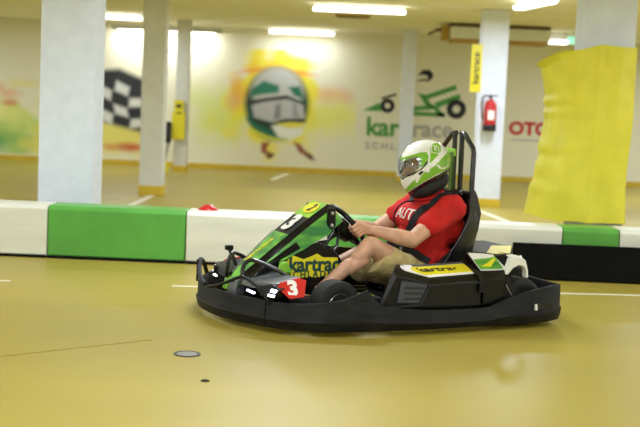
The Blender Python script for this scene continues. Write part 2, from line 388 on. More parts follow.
# yellow padding round the thick column, a crumpled wrap with real folds
def padding():
    vs, fs = [], []; NS, NZ = 96, 60; cx, cy = 2.37, 10.36; z0, z1 = .40, 1.94
    hx = .345
    for k in range(NZ+1):
        t = k/NZ
        for i in range(NS):
            a = 2*math.pi*i/NS; ca, sa = math.cos(a), math.sin(a)
            r = hx/((abs(ca)**4.5+abs(sa)**4.5)**(1/4.5))
            q = 1.0
            n = noise.noise(V(ca*1.6, sa*1.6, t*2.5))*.03+noise.noise(V(ca*7, sa*7, t*2+7))*.012
            left = max(0, -ca)**3
            n += left*(.012*math.sin(t*46+noise.noise(V(t*6, 1, 2))*4)*(1 if t > .35 else t/.35)+.03*noise.noise(V(t*5, 3, 1))) + left*(.17*(1-t)**1.6+.13*t**5)
            x = cx+ca*r*q+ca*n; y = cy+sa*r+sa*n
            z = z0+(z1-z0)*t + (t**6)*(.04*noise.noise(V(ca*1.5, sa*1.5, 5))-.15*max(0, -ca)**2) - (1-t)**6*(-.03*max(0, -ca)+.02*noise.noise(V(ca*2, sa*2, 9)))
            vs.append((x, y, z))
    for k in range(NZ):
        for i in range(NS):
            j = (i+1) % NS; fs.append((k*NS+i, k*NS+j, (k+1)*NS+j, (k+1)*NS+i))
    # top and bottom lips turning inward
    for base, dz in ((0, .03), (NZ*NS, -.03)):
        n0 = len(vs)
        for i in range(NS):
            x, y, z = vs[base+i]; vs.append((cx+(x-cx)*.86, cy+(y-cy)*.86, z+dz*.2))
        for i in range(NS):
            j = (i+1) % NS; fs.append((base+i, base+j, n0+j, n0+i))
    o = MB().add(vs, fs, m_pad).build('column_padding', smooth=60); return tag(o, 'big crumpled yellow vinyl padding wrapped round the thick right column', 'padding')
padding()
# cable box beside the padding at the right picture edge
cb = empty('equipment_post', (3.22, 10.9, 0)); tag(cb, 'grey post with dark boxes at right picture edge behind the barrier', 'post')
MB().tube([(0, 0, 0), (0, 0, 1.35)], .03, m_pgrey).build('pole', cb)
for z in (.55, .8, 1.2): MB().box((0, -.03, z), (.12, .08, .14), m_dgrey if z < 1 else m_pgreen).build('junction_box', cb, bevel=.008)

# ============================================================ MURALS (paint on the back wall)
wl = np.array(lin(WALLC))
def mural(name, x0, x1, z0, z1, layers, label, n=.022):
    """a soft sprayed picture: colours laid on a fine grid as a thin paint film"""
    nx, nz = int((x1-x0)/n), int((z1-z0)/n)
    X, Z = np.meshgrid(np.linspace(x0, x1, nx+1), np.linspace(z0, z1, nz+1))
    C = np.zeros(X.shape+(3,))+wl
    rs = np.random.RandomState(3)
    def nzf(sc, seed):
        out = np.zeros(X.shape)
        r2 = np.random.RandomState(seed)
        for k in range(7):
            a, b_, p = r2.uniform(-1, 1)*sc, r2.uniform(-1, 1)*sc, r2.uniform(0, 6.3)
            out += np.sin(a*X*3+b_*Z*3+p+1.5*np.sin(b_*X*2-a*Z*2+p))
        return out/4
    for kind, p, col, soft, al in layers:
        if kind == 'ell':
            cx, cz, rx, rz, ang = p; c_, s_ = math.cos(ang), math.sin(ang)
            u = ((X-cx)*c_+(Z-cz)*s_)/rx; w = (-(X-cx)*s_+(Z-cz)*c_)/rz
            sd = (np.sqrt(u*u+w*w)-1)*min(rx, rz)
        elif kind == 'cloud':
            cx, cz, rx, rz, seed = p; u = (X-cx)/rx; w = (Z-cz)/rz
            sd = (np.sqrt(u*u+w*w)-1+.35*nzf(4, seed))*min(rx, rz)
        elif kind == 'poly':
            pts = p; sd = np.full(X.shape, 1e9); ins = np.zeros(X.shape, bool)
            for i in range(len(pts)):
                ax, az = pts[i]; bx, bz = pts[(i+1) % len(pts)]
                ex, ez = bx-ax, bz-az; tt = np.clip(((X-ax)*ex+(Z-az)*ez)/(ex*ex+ez*ez+1e-9), 0, 1)
                sd = np.minimum(sd, np.hypot(X-ax-tt*ex, Z-az-tt*ez))
                cond = ((az > Z) != (bz > Z)) & (X < (bx-ax)*(Z-az)/(bz-az+1e-12)+ax); ins ^= cond
            sd = np.where(ins, -sd, sd)
        m_ = np.clip(.5-sd/soft, 0, 1)[..., None]*al
        C = C*(1-m_)+np.array(lin(col))*m_
    vs = [(x, wy(x)-.0015, z) for x, z in zip(X.ravel(), Z.ravel())]
    W_ = nx+1; fs = [(a*W_+i, a*W_+i+1, (a+1)*W_+i+1, (a+1)*W_+i) for a in range(nz) for i in range(nx)]
    me = bpy.data.meshes.new(name); me.from_pydata(vs, [], fs); ca = me.color_attributes.new('Col', 'FLOAT_COLOR', 'POINT')
    buf = np.ones((len(vs), 4)); buf[:, :3] = C.reshape(-1, 3); ca.data.foreach_set('color', buf.ravel())
    me.materials.append(vmat(name+'_paint', .7)); o = bpy.data.objects.new(name, me); COL.objects.link(o)
    return tag(o, label, 'mural')
def dn(d_, L_):
    return [(k, ([(x, z-d_) for x, z in p_] if k == 'poly' else (p_[0], p_[1]-d_)+tuple(p_[2:])), c_, a_, b_) for k, p_, c_, a_, b_ in L_]
Yl, Yd, GR, GD, OR = (238, 226, 60), (240, 205, 50), (24, 110, 84), (14, 66, 56), (232, 120, 70)
mural('helmet_mural', -2.78, .62, .16, 2.36, dn(.07, [
    ('cloud', (-2.1, 1.2, .55, .45, 5), (205, 222, 90), .5, .55), ('cloud', (-.1, 1.15, .75, .35, 8), (232, 232, 90), .45, .75),
    ('cloud', (-1.85, .95, .5, .3, 12), (220, 224, 80), .4, .6), ('cloud', (.1, 1.6, .35, .12, 9), (240, 160, 110), .2, .5),
    ('cloud', (-1.0, 1.45, .85, .95, 2), Yl, .35, .95), ('cloud', (-.95, 1.75, .55, .5, 4), Yd, .3, .9),
    ('cloud', (-1.72, 1.55, .16, .3, 14), OR, .2, .5), ('ell', (-1.35, 2.02, .22, .03, .15), OR, .08, .8), ('ell', (-.52, 2.0, .2, .03, -.1), OR, .08, .8),
    ('ell', (-.93, 1.38, .62, .70, 0), (30, 74, 66), .12, 1),
    ('ell', (-.93, 1.62, .50, .46, 0), (190, 192, 188), .12, 1),
    ('poly', [(-1.42, 1.66), (-1.2, 1.82), (-.9, 1.74), (-.9, 1.6), (-1.2, 1.56), (-1.45, 1.5)], (44, 120, 96), .06, 1),
    ('poly', [(-.72, 1.72), (-.5, 1.74), (-.42, 1.5), (-.6, 1.56)], GR, .06, 1),
    ('poly', [(-1.5, 1.42), (-1.1, 1.50), (-.75, 1.56), (-.42, 1.44), (-.42, 1.38), (-.75, 1.47), (-1.1, 1.41), (-1.5, 1.34)], (50, 54, 58), .05, 1),
    ('poly', [(-1.42, 1.33), (-1.1, 1.42), (-.72, 1.47), (-.42, 1.38), (-.38, 1.12), (-.75, 1.10), (-1.0, 1.02), (-1.36, 1.10)], (186, 188, 190), .06, 1),
    ('poly', [(-.95, 1.36), (-.85, 1.40), (-.85, 1.10), (-.98, 1.08)], (105, 108, 110), .08, .8),
    ('poly', [(-.62, 1.40), (-.55, 1.40), (-.5, 1.14), (-.6, 1.14)], (120, 122, 125), .08, .7),
    ('poly', [(-1.38, 1.08), (-1.02, .99), (-.75, 1.08), (-.36, 1.10), (-.36, 1.06), (-.75, 1.03), (-1.02, .94), (-1.38, 1.04)], (25, 30, 32), .05, 1),
    ('poly', [(-1.46, 1.25), (-1.4, 1.02), (-.95, .80), (-.92, .72), (-1.3, .82), (-1.5, 1.05)], GR, .06, 1),
    ('poly', [(-1.02, .95), (-.72, 1.02), (-.38, 1.02), (-.42, .80), (-.62, .70), (-.88, .74)], (232, 236, 228), .06, 1),
    ('poly', [(-.95, .99), (-.65, 1.04), (-.38, 1.03), (-.42, .95), (-.7, .93)], (226, 214, 44), .06, 1),
    ('poly', [(-1.42, .90), (-1.1, .76), (-.7, .68), (-.7, .64), (-1.1, .71), (-1.43, .84)], (214, 220, 70), .05, 1),
    ('poly', [(-1.2, .62), (-1.04, .64), (-1.10, .48), (-.96, .38), (-1.02, .33), (-1.20, .44)], (150, 78, 52), .06, 1),
    ('poly', [(-.58, .66), (-.44, .62), (-.36, .52), (-.2, .40), (-.26, .36), (-.46, .46)], (150, 78, 52), .06, 1),
    ('ell', (-1.02, .37, .07, .04, .5), (80, 36, 34), .05, 1), ('ell', (-.24, .38, .09, .04, -.6), (90, 44, 40), .05, 1),
]), 'sprayed wall mural of a green helmet with little legs in yellow flames')
W0 = (222, 224, 222); BK = (38, 40, 48)
flag = []
fx0, fz0, cw, chh = -4.62, .62, .215, .235
flag.append(('cloud', (-4.0, .55, .95, .30, 3), (226, 214, 70), .3, .8)); flag.append(('cloud', (-3.6, .35, .5, .08, 6), (200, 60, 40), .1, .9))
flag.append(('poly', [(-4.78, 1.78), (-4.0, 1.86), (-3.48, 1.66), (-3.40, 1.10), (-3.5, .64), (-4.05, .76), (-4.78, .93)], BK, .10, 1))
def fp(i, j):
    u, w_ = i/4, j/4
    return (-4.72+1.22*u+.03*math.sin(j*2), .90-.20*u+(.86+.08*math.sin(u*5))*w_+.06*math.sin(u*6+1))
for i in range(4):
    for j in range(4):
        if (i+j) % 2 == 1: flag.append(('poly', [fp(i+.08, j+.08), fp(i+.92, j+.08), fp(i+.92, j+.92), fp(i+.08, j+.92)], W0, .07, .96))
mural('checkered_flag_mural', -4.85, -3.22, .13, 1.95, flag, 'black and white checkered flag mural on the wall left of the cream column')
mural('flame_mural', -7.6, -5.0, .12, 1.9, [
    ('cloud', (-6.0, .60, .62, .5, 21), (196, 216, 90), .35, .8), ('cloud', (-6.5, .40, .6, .22, 4), (90, 165, 80), .3, .85), ('cloud', (-6.3, .95, .4, .2, 7), (232, 230, 140), .25, .7),
    ('cloud', (-6.15, 1.30, .22, .08, 5), (230, 160, 110), .12, .6), ('cloud', (-5.85, 1.5, .3, .06, 9), (236, 220, 120), .12, .6), ('cloud', (-6.12, 1.12, .12, .05, 19), (214, 90, 60), .1, .8), ('cloud', (-6.3, 1.42, .1, .1, 29), (230, 150, 100), .1, .5),
    ('cloud', (-5.4, .4, .4, .25, 11), (226, 216, 90), .2, .7)], 'yellow and green sprayed flames on the wall at far left edge')

# logo of the hall painted on the wall, built as thin painted shapes
def wslab(mb, pts, mt, t=.006): return mb.slab([(x, wy(x)-.002, z) for x, z in pts], (0, -t, 0), mt)
def ring(mb, cx, cz, r, ri, mt):
    n = 28; vs = []; fs = []
    for k in range(n):
        a = 2*math.pi*k/n
        for rr in (r, ri):
            for dy in (-.002, -.008): vs.append((cx+rr*math.cos(a), wy(cx)+dy, cz+rr*math.sin(a)))
    for k in range(n):
        j = (k+1) % n; A, B = 4*k, 4*j
        fs += [(A+1, A+3, B+3, B+1), (A, A+1, B+1, B), (A+2, B+2, B+3, A+3), (A, B, B+2, A+2)]
    return mb.add(vs, fs, mt)
lg = empty('kart_logo', (1.9, wy(1.9), .6)); tag(lg, 'green and black kart racer logo painted on the wall right of the thin column', 'logo')
def inl(root, ob):
    ob.parent = root; ob.matrix_parent_inverse = Matrix.Translation(-root.location); return ob
def st(x0, z0, x1, z1, w): return [(x0, z0), (x1, z1), (x1+.04, z1-w), (x0+.04, z0-w)]
for q in ([(1.92, 1.60), (2.52, 1.83), (2.55, 1.74), (2.0, 1.53)], [(1.80, 1.64), (1.93, 1.62), (2.10, 1.38), (1.96, 1.40)],
          [(2.12, 1.46), (2.60, 1.66), (2.64, 1.57), (2.2, 1.37)], [(1.72, 1.38), (2.10, 1.42), (2.14, 1.34), (1.72, 1.29)],
          [(1.72, 1.28), (2.35, 1.28), (2.33, 1.20), (1.72, 1.20)], [(2.06, 1.44), (2.18, 1.40), (2.36, 1.2), (2.22, 1.2)]):
    inl(lg, wslab(MB(), q, m_pgreen).build('stripe'))
inl(lg, ring(MB(), 2.56, 1.36, .19, .075, m_pblack).build('wheel_mark'))
inl(lg, wslab(MB(), [(1.78, 1.98), (1.86, 2.08), (2.0, 2.1), (2.08, 2.02), (2.06, 1.92), (1.96, 1.88), (1.98, 1.97), (1.9, 2.0)], m_pblack).build('helmet_mark'))
inl(lg, wslab(MB(), [(1.72, 1.86), (1.9, 1.92), (2.04, 1.87), (1.9, 1.88)], m_pblack).build('neck_mark'))
lt = empty('wall_lettering', (1.0, wy(1.0), .6)); tag(lt, 'large painted wall lettering with name of the hall, partly behind the thin column', 'lettering')
def wtext(root, s_, size, mt, x, z, **k):
    t_ = text(s_, size, mt, (x, wy(x)-.006, z), (1, 0, 0), (0, 0, 1), None, ext=.006, **k); return inl(root, t_)
wtext(lt, 'kart', .50, m_pgreen, .82, .94, bold=.014, align='LEFT', sx=1.0)
wtext(lt, 'race', .46, m_pgrey, 1.72, .94, bold=.010, align='LEFT')
wtext(lt, 'SCHLADMING', .19, m_pgrey, .82, .58, bold=.003, align='LEFT', space=1.45)
lg2 = empty('kart_logo', (.98, wy(1.0), 1.2)); tag(lg2, 'small green and black kart tail painted left of the thin column', 'logo')
inl(lg2, wslab(MB(), [(.74, 1.26), (1.06, 1.42), (1.12, 1.26)], m_pgreen).build('stripe'))
inl(lg2, ring(MB(), 1.22, 1.37, .14, .055, m_pblack).build('wheel_mark'))
inl(lg2, wslab(MB(), [(1.08, 1.52), (1.38, 1.62), (1.38, 1.57), (1.1, 1.49)], m_pblack).build('wing_mark'))
lr = empty('wall_lettering', (3.9, wy(3.9), .9)); tag(lr, 'red painted letters on the wall left of the yellow padding', 'lettering')
wtext(lr, 'OTOR', .34, m_pred, 3.60, 1.03, bold=.016, align='LEFT', sx=1.05)
inl(lr, wslab(MB(), [(3.66, .83), (4.5, .83), (4.5, .805), (3.66, .805)], m_pgrey).build('underline'))

# ============================================================ THE GO-KART  (local axes: x forward, y to its left, z up)
KO = V(1.305, 7.794, 0); KR = math.atan2(-.413, -.911)
kart = empty('go_kart', KO, KR); tag(kart, 'black and green rental go-kart number 3 driving on the yellow track', 'go-kart')
# --- bumper ring
SK = .052
half = [(-.055, 0, .25), (-.055, .25, .25), (-.05, .46, .252), (-.035, .55, .256), (.0, .60, .26), (.08, .650, .262), (.19, .690, .252), (.31, .703, .233), (.43, .715, .205), (.585, .735, .15), (.69, .745, .141),
        (.85, .765, .145), (1.04, .785, .151), (1.317, .797, .174), (1.433, .793, .278), (1.565, .782, .223), (1.70, .760, .200), (1.82, .70, .192), (1.90, .635, .188), (1.96, .55, .188),
        (2.02, .45, .19), (2.075, .34, .192), (2.115, .23, .195), (2.135, .11, .193), (2.14, 0, .192)]
def bumper_arc(pts, name, mt=m_scuff):
    rings = []
    n = len(pts)
    for i, p in enumerate(pts):
        a = pts[max(i-1, 0)]; b_ = pts[min(i+1, n-1)]; t = V(b_[0]-a[0], b_[1]-a[1], 0).normalized(); nr = V(t.y, -t.x, 0)
        c = V(p[0]-1.03, p[1], 0)
        if nr.dot(c) < 0: nr = -nr
        x, y, zt = p; o_ = V(x, y, 0); zb = .03
        zm = zb+.35*(zt-zb)
        sec = [(-.03, zb), (-.010, zb+.006), (.0, zb+.04), (.004, zm), (-.006, zm+.012), (-.008, zt-.008), (-.014, zt), (-.026, zt), (-.032, zt-.008), (-.034, zb+.01)]
        rings.append([tuple(o_+nr*q+V(0, 0, z)) for q, z in sec])
    return MB().loft(rings, mt).build(name, kart, smooth=50)
def dens(P, k=4):
    xy = catmull([(p[0], p[1], 0) for p in P], k); out = []
    for i in range(len(P)-1):
        for j in range(k): t = j/k; out.append((xy[i*k+j].x, xy[i*k+j].y, P[i][2]*(1-t)+P[i+1][2]*t))
    out.append(P[-1]); return out
D = [(x, y-SK*x, z) for x, y, z in dens(half)]
ki = next(i for i, p in enumerate(D) if p[0] > 1.95)
side = D[12:ki]; frontn = D[ki+0:]
mir = lambda L: [(x, -y-2*SK*x, z) for x, y, z in L]
def gap(L, a=True):  # open a 4 mm seam at the first point
    p, q = V(*L[0]), V(*L[1]); d_ = (q-p).normalized()*.004; return [tuple(p+d_)]+L[1:]
bumper_arc(side+[tuple(V(*D[ki])-(V(*D[ki])-V(*D[ki-1])).normalized()*.003)], 'side_bumper'); bumper_arc(mir(side), 'side_bumper')
bumper_arc(gap(frontn)+mir(frontn)[::-1][1:], 'front_bumper')
bumper_arc(D[:12][::-1]+mir(D[:12])[1:], 'rear_bumper')
# raised front hoops
for s in (1, -1):
    pts = catmull([(2.138, .04, .195), (2.128, .16, .220), (2.10, .28, .262), (2.065, .365, .300), (2.04, .415, .300), (2.00, .49, .262), (1.96, .555, .20), (1.95, .56, .17)], 5)
    pts = [(x-.012, y*s-SK*x, z) for x, y, z in pts]
    MB().tube(pts, .0155, m_scuff, seg=8, flat=.6).build('bumper_hoop', kart)
    MB().tube([(2.085, -.43, .17), (2.085, -.43, .31)], .0075, m_black, seg=8).build('bumper_post', kart) if s < 0 else None
# slot in the rear side of the bumper
MB().slab([(.225, .676, .120), (.235, .678, .156), (.125, .658, .152), (.105, .650, .122)], (0, .012, 0), m_dark).build('bumper_slot', kart)
MB().slab([(.250, .680, .118), (.250, .680, .154), (.238, .680, .156), (.234, .680, .118)], (0, .012, 0), m_dwhite).build('slot_edge', kart)
# --- chassis
MB().slab([(.25, -.30, .045), (1.35, -.32, .045), (1.95, -.22, .045), (1.95, .22, .045), (1.35, .32, .045), (.25, .30, .045)], (0, 0, .012), m_dgrey).build('floor_tray', kart)
fr = MB()
for s in (1, -1):
    fr.tube([(.05, .33*s, .10), (1.2, .36*s, .085), (1.6, .28*s, .085), (1.95, .24*s, .085)], .016, m_tube)
    fr.tube([(.35, .33*s, .09), (.35, .60*s, .09)], .014, m_tube); fr.tube([(1.15, .36*s, .09), (1.15, .62*s, .09)], .014, m_tube)
    fr.tube([(.35, .60*s, .09), (1.15, .62*s, .09)], .014, m_tube)
for x in (.12, .9, 1.9): fr.tube([(x, -.33, .09), (x, .33, .09)], .016, m_tube)
fr.tube([(2.05, -.2, .1), (1.9, -.2, .1)], .014, m_tube); fr.tube([(2.05, .2, .1), (1.9, .2, .1)], .014, m_tube)
fr.tube([(-.0, -.3, .12), (.1, -.3, .1)], .014, m_tube); fr.tube([(-.0, .3, .12), (.1, .3, .1)], .014, m_tube)
fr.build('frame', kart)
MB().tube([(.27, -.58, .15), (.27, .58, .15)], .02, m_steel, seg=14).build('rear_axle', kart)
MB().tube([(1.53, -.42, .15), (1.53, -.3, .12), (1.53, .3, .12), (1.53, .42, .15)], .016, m_tube).build('front_axle', kart)
# --- wheels
def wheel(x, y, z, R_, w, yaw=0, s=1):
    a = V(math.sin(-yaw), math.cos(yaw), 0)*s; o = V(x, y, z)-a*w/2
    prof = [(R_*.52, .01), (R_*.60, 0), (R_*.86, .0), (R_*.97, w*.08), (R_, w*.2), (R_, w*.8), (R_*.97, w*.92), (R_*.86, w), (R_*.60, w), (R_*.52, w-.01)]
    t = MB().lathe(prof, m_tyre, o, a, 40).build('wheel', kart, smooth=40)
    MB().lathe([(R_*.54, w*.9), (R_*.50, w*.95), (R_*.44, w*.72), (R_*.2, w*.66), (R_*.16, w*.86), (R_*.12, w*.9), (.001, w*.9)], m_rim, o, a, 32).build('rim', t)
    for k in range(5):
        q = k*2*math.pi/5; xx = a.cross(V(0, 0, 1)).normalized(); p = o+a*w*.7+xx*R_*.3*math.cos(q)+V(0, 0, 1)*R_*.3*math.sin(q)
        MB().lathe([(.009, 0), (.009, .012), (.001, .014)], m_dark, p, a, 8).build('wheel_nut', t)
wheel(1.53, .475, .152, .152, .13, .14, 1); wheel(1.53, -.475, .152, .152, .13, .14, -1)
wheel(.27, .49, .15, .15, .17, 0, 1); wheel(.27, -.49, .15, .15, .17, 0, -1)

# --- side pods
def pod(s):
    def P(L): return [(x, y*s, z) for x, y, z in L]
    r = MB(); n = 0
    # stations front to back: outer top, ridge, outer waist, outer bottom, inner bottom, inner top
    stn = [(1.285, .600, .165, .150), (1.20, .600, .372, .384), (1.14, .600, .366, .382), (.955, .600, .318, .372), (.80, .600, .326, .378), (.645, .600, .334, .385), (.615, .600, .334, .387)]
    rings = []
    for k_, (x, yo, zo, zi) in enumerate(stn):
        xi = x-(.11 if k_ == 0 else .10 if k_ == 1 else .05 if k_ == 2 else 0)
        zb = .13
        w = .635 if x < 1.25 else .62
        rings.append(P([(xi, .42, zi), (x, yo-.02, zo+.004), (x, yo, zo-.01), (x, w-.01, zo-.03 if zo > .2 else zo-.01), (x, w, zb+.02), (x, w-.02, zb), (xi, .42, zb)]))
    r.loft(rings, m_gloss)
    b = r.build('side_pod', kart, bevel=.005)
    # top sticker, following the pod's top
    def top_pt(x, t, off):
        zi = np.interp(x, [.615, .645, .80, .955, 1.14, 1.20], [.387, .385, .378, .372, .377, .380]); zo = np.interp(x, [.615, .645, .80, .955, 1.14, 1.20], [.338, .338, .330, .322, .370, .376])
        return (x, (.42+.16*t)*s, float(zi+(zo-zi)*t+off))
    def top_strip(poly, off, mt, name, par):
        xs = sorted({round(a_, 4) for a_, _, _ in poly} | {.645, .80, .955}); xs = [x for x in xs if poly[0][0] >= x >= poly[-1][0]][::-1]
        P_ = sorted(poly); r_ = []
        for x in xs:
            t0 = float(np.interp(x, [q[0] for q in P_], [q[1] for q in P_])); t1 = float(np.interp(x, [q[0] for q in P_], [q[2] for q in P_]))
            r_.append([top_pt(x, t0, off), top_pt(x, t1, off), top_pt(x, t1, off-.004), top_pt(x, t0, off-.004)])
        return MB().loft(r_, mt).build(name, par)
    t = top_strip([(1.12, .55, .98), (1.07, .02, 1.0), (.62, .02, 1.0)], .005, m_dwhite, 'pod_panel', kart)
    top_strip([(1.04, .45, .80), (.99, .22, .86), (.62, .20, .86)], .008, m_yel, 'pod_sticker', t)
    top_strip([(1.00, .03, .17), (.62, .03, .15)], .008, m_dgrey, 'pod_trim', t)
    text('kartrace', .078, m_dark, top_pt(.83, .53, .0100), (-s, 0, .02), (0, -.95*s, .30), t, bold=.0012, ext=.002, sx=1.30)
    # louvred vent
    v = MB().slab(P([(1.175, .632, .315), (.995, .634, .290), (1.05, .638, .178), (1.20, .636, .185)]), (0, .008*s, 0), m_vent).build('vent', kart, bevel=.003)
    for k in range(3):
        z = .205+.032*k; MB().slab(P([(1.155, .641, z+.010), (1.045-.012*k, .642, z+.006), (1.045-.012*k, .642, z-.004), (1.155, .641, z)]), (0, .004*s, 0), m_dark).build('vent_slot', v)
    MB().slab(P([(1.285, .644, .165), (1.055, .648, .178), (.995, .645, .285), (.90, .645, .296), (.62, .645, .300), (.62, .648, .292), (.905, .648, .288), (.985, .648, .276), (1.04, .650, .166), (1.285, .648, .156)]), (0, .006*s, 0), m_black).build('pod_ridge', kart)
    # black clamp band
    MB().slab(P([(.640, .41, .402), (.640, .605, .350), (.640, .650, .320), (.640, .650, .23), (.640, .41, .23)]), (-.035, 0, 0), m_black).build('pod_clamp', kart, bevel=.004)
    # rear cover with sticker, rising toward the seat
    rc = MB().loft([P([(.605, .40, .455), (.605, .595, .352), (.605, .64, .31), (.605, .645, .16), (.605, .40, .16)]),
                    P([(.50, .40, .450), (.50, .595, .352), (.50, .64, .31), (.50, .645, .14), (.50, .40, .14)]),
                    P([(.405, .40, .440), (.405, .595, .356), (.405, .64, .29), (.38, .645, .20), (.38, .40, .20)])], m_gloss).build('rear_cover', kart, bevel=.004)
    MB().slab(P([(.60, .43, .4435), (.60, .592, .3575), (.50, .592, .3575), (.415, .592, .361), (.415, .43, .4285), (.50, .43, .4385)]), (0, .003*s, .005), m_dwhite).build('cover_panel', kart)
    MB().slab(P([(.598, .50, .4115), (.598, .588, .3655), (.50, .588, .3650), (.44, .588, .3675), (.425, .47, .4225), (.50, .49, .4165)]), (0, .003*s, .005), m_fgreen).build('cover_sticker', kart)
    MB().slab(P([(.585, .565, .3800), (.52, .575, .3755), (.44, .50, .4120), (.45, .49, .418), (.53, .545, .3930)]), (0, .003*s, .005), m_yel).build('cover_flash', kart)
    # white fender over the rear wheel
    outer = [(.437, .335), (.402, .437), (.37, .446), (.33, .441), (.295, .418), (.275, .36), (.27, .31)]
    inner = [(.286, .31), (.292, .36), (.312, .385), (.345, .392), (.385, .375), (.42, .335)]
    MB().slab(P([(x, .625, z) for x, z in outer+inner]), (0, -.05*s, 0), m_dwhite).build('wheel_fender', kart, bevel=.006)
    MB().loft([P([(.402, .62, .437), (.37, .62, .446), (.33, .62, .441), (.295, .62, .418)]), P([(.402, .56, .447), (.37, .56, .452), (.33, .56, .445), (.295, .56, .425)])], m_dwhite, closed=False, caps=False).build('fender_top', kart, solid=.006)
    MB().slab(P([(.42, .45, .15), (.42, .45, .43), (.30, .45, .40), (.28, .45, .15)]), (0, .02*s, 0), m_black).build('fender_liner', kart)
    MB().slab(P([(.43, .640, .32), (.40, .643, .27), (.345, .645, .205), (.38, .645, .19), (.45, .645, .19), (.45, .640, .32)]), (0, .004*s, 0), m_black).build('fender_stay', kart)
    MB().tube(P([(.452, .652, .276), (.425, .654, .235), (.396, .655, .198)]), .0035, m_steel, seg=8).build('fender_trim', kart)
    MB().slab(P([(.50, .30, .39), (.42, .30, .40), (.28, .30, .415), (.28, .41, .415), (.42, .41, .40), (.50, .41, .39)]), (0, 0, .02), m_black).build('inner_cover', kart, bevel=.005)
for s in (1, -1): pod(s)
# engine behind the seat
MB().loft([[(.40, -.28, .12), (.40, .20, .12), (.40, .20, .34), (.40, -.28, .34)], [(.03, -.28, .12), (.03, .20, .12), (.03, .20, .32), (.03, -.28, .32)]], m_black).build('engine', kart, bevel=.02)
MB().tube([(.38, -.2, .36), (.10, -.2, .36)], .03, m_dgrey, seg=18).build('air_filter', kart)
MB().slab([(.47, -.30, .43), (.47, .30, .43), (.385, .385, .43), (.25, .385, .43), (.0, .03, .43), (.02, -.30, .43)], (0, 0, -.045), m_black).build('engine_cover', kart, bevel=.012)
MB().slab([(.15, .0, .4305), (.405, .34, .4305), (.38, .38, .4305), (.252, .38, .4305), (.008, .03, .4305)], (0, 0, .003), m_yel).build('engine_cover_sticker', kart)
MB().tube([(.14, .2, .38), (.05, .21, .385)], .010, m_steel).build('exhaust_tip', kart)

# --- fairing (nose panel carrying the start number)
fs_ = [(1.435, .722, .145, .13), (1.50, .678, .150, .135), (1.56, .635, .150, .14), (1.69, .532, .145, .115), (1.80, .437, .128, .085), (1.90, .347, .108, .055), (1.975, .280, .085, .03), (2.01, .235, .06, .02)]
# slope normal
nrm = V(.62, 0, .785).normalized()
def fpt(i, y, d_): x, z, w, dp = fs_[i]; return tuple(V(x, y, z)+nrm*d_)
fa = MB(); secs = []
for i, (x, z, w, dp) in enumerate(fs_):
    secs.append([fpt(i, -w-.025, -dp), fpt(i, -w, -.012), fpt(i, -w+.024, 0), fpt(i, w-.034, 0), fpt(i, w+.006, -.030), fpt(i, w+.025, -dp), fpt(i, w+.01, -dp-.004), fpt(i, w-.02, -.035), fpt(i, -w+.02, -.035), fpt(i, -w-.01, -dp-.004)])
n = 10
vs = [p for r_ in secs for p in r_]
for a in range(len(fs_)-1):
    for i in range(n):
        j = (i+1) % n
        if i in (1, 3): mt = m_gloss
        elif i == 2: mt = m_lime if a == 0 or a == 1 else (m_black if a == 2 else m_fgreen)
        elif i in (0, 4): mt = m_fgreen
        else: mt = m_black
        fa.add([vs[a*n+i], vs[a*n+j], vs[(a+1)*n+j], vs[(a+1)*n+i]], [(0, 1, 2, 3)], mt)
fa.add(secs[0], [tuple(range(n))], m_gloss); fa.add(secs[-1], [tuple(range(n))], m_gloss)
fair = fa.build('front_fairing', kart, smooth=30)
sl = (V(1.435, 0, .722)-V(1.69, 0, .532)).normalized()       # up the slope
c3 = V(1.622, -.005, .588)+nrm*.006
text('3', .19, m_dwhite, c3, (0, 1, 0), sl, fair, 'number', bold=.010, ext=.003, sx=1.15)
def disc(c, rx, ry, mt, name, parent, t=.003):
    pts = [tuple(c+V(0, 1, 0)*rx*math.cos(a*math.pi/14)+sl*ry*math.sin(a*math.pi/14)) for a in range(28)]; return MB().slab(pts, nrm*t, mt).build(name, parent)
sl2 = (V(1.435, 0, .722)-V(1.56, 0, .635)).normalized(); 
bd = disc(V(1.492, .0, .683)+nrm*.003, .088, .052, m_yel, 'badge', fair)
text('2', .10, m_dark, V(1.492, .005, .683)+nrm*.009, (0, 1, .0), sl2, bd, 'badge_mark', ext=.002, bold=.001, shear=.4)
text('kartrace', .062, m_yel, V(1.82, -.03, .421)+nrm*.007, sl, (0, -1, 0), fair, 'fairing_lettering', ext=.002, bold=.001, sx=1.1)
MB().slab([fpt(3, .165, -.10), fpt(5, .128, -.045), fpt(5, .130, -.030), fpt(3, .162, -.05)], (0, .004, 0), m_gloss).build('fairing_stripe', kart)
MB().slab([tuple(V(*fpt(i, -fs_[i][2]-.001, -.006))) for i in (3, 4, 5, 6)]+[tuple(V(*fpt(i, -fs_[i][2]+.010, .001))) for i in (6, 5, 4, 3)], nrm*.003, m_dwhite).build('fairing_edge', kart)
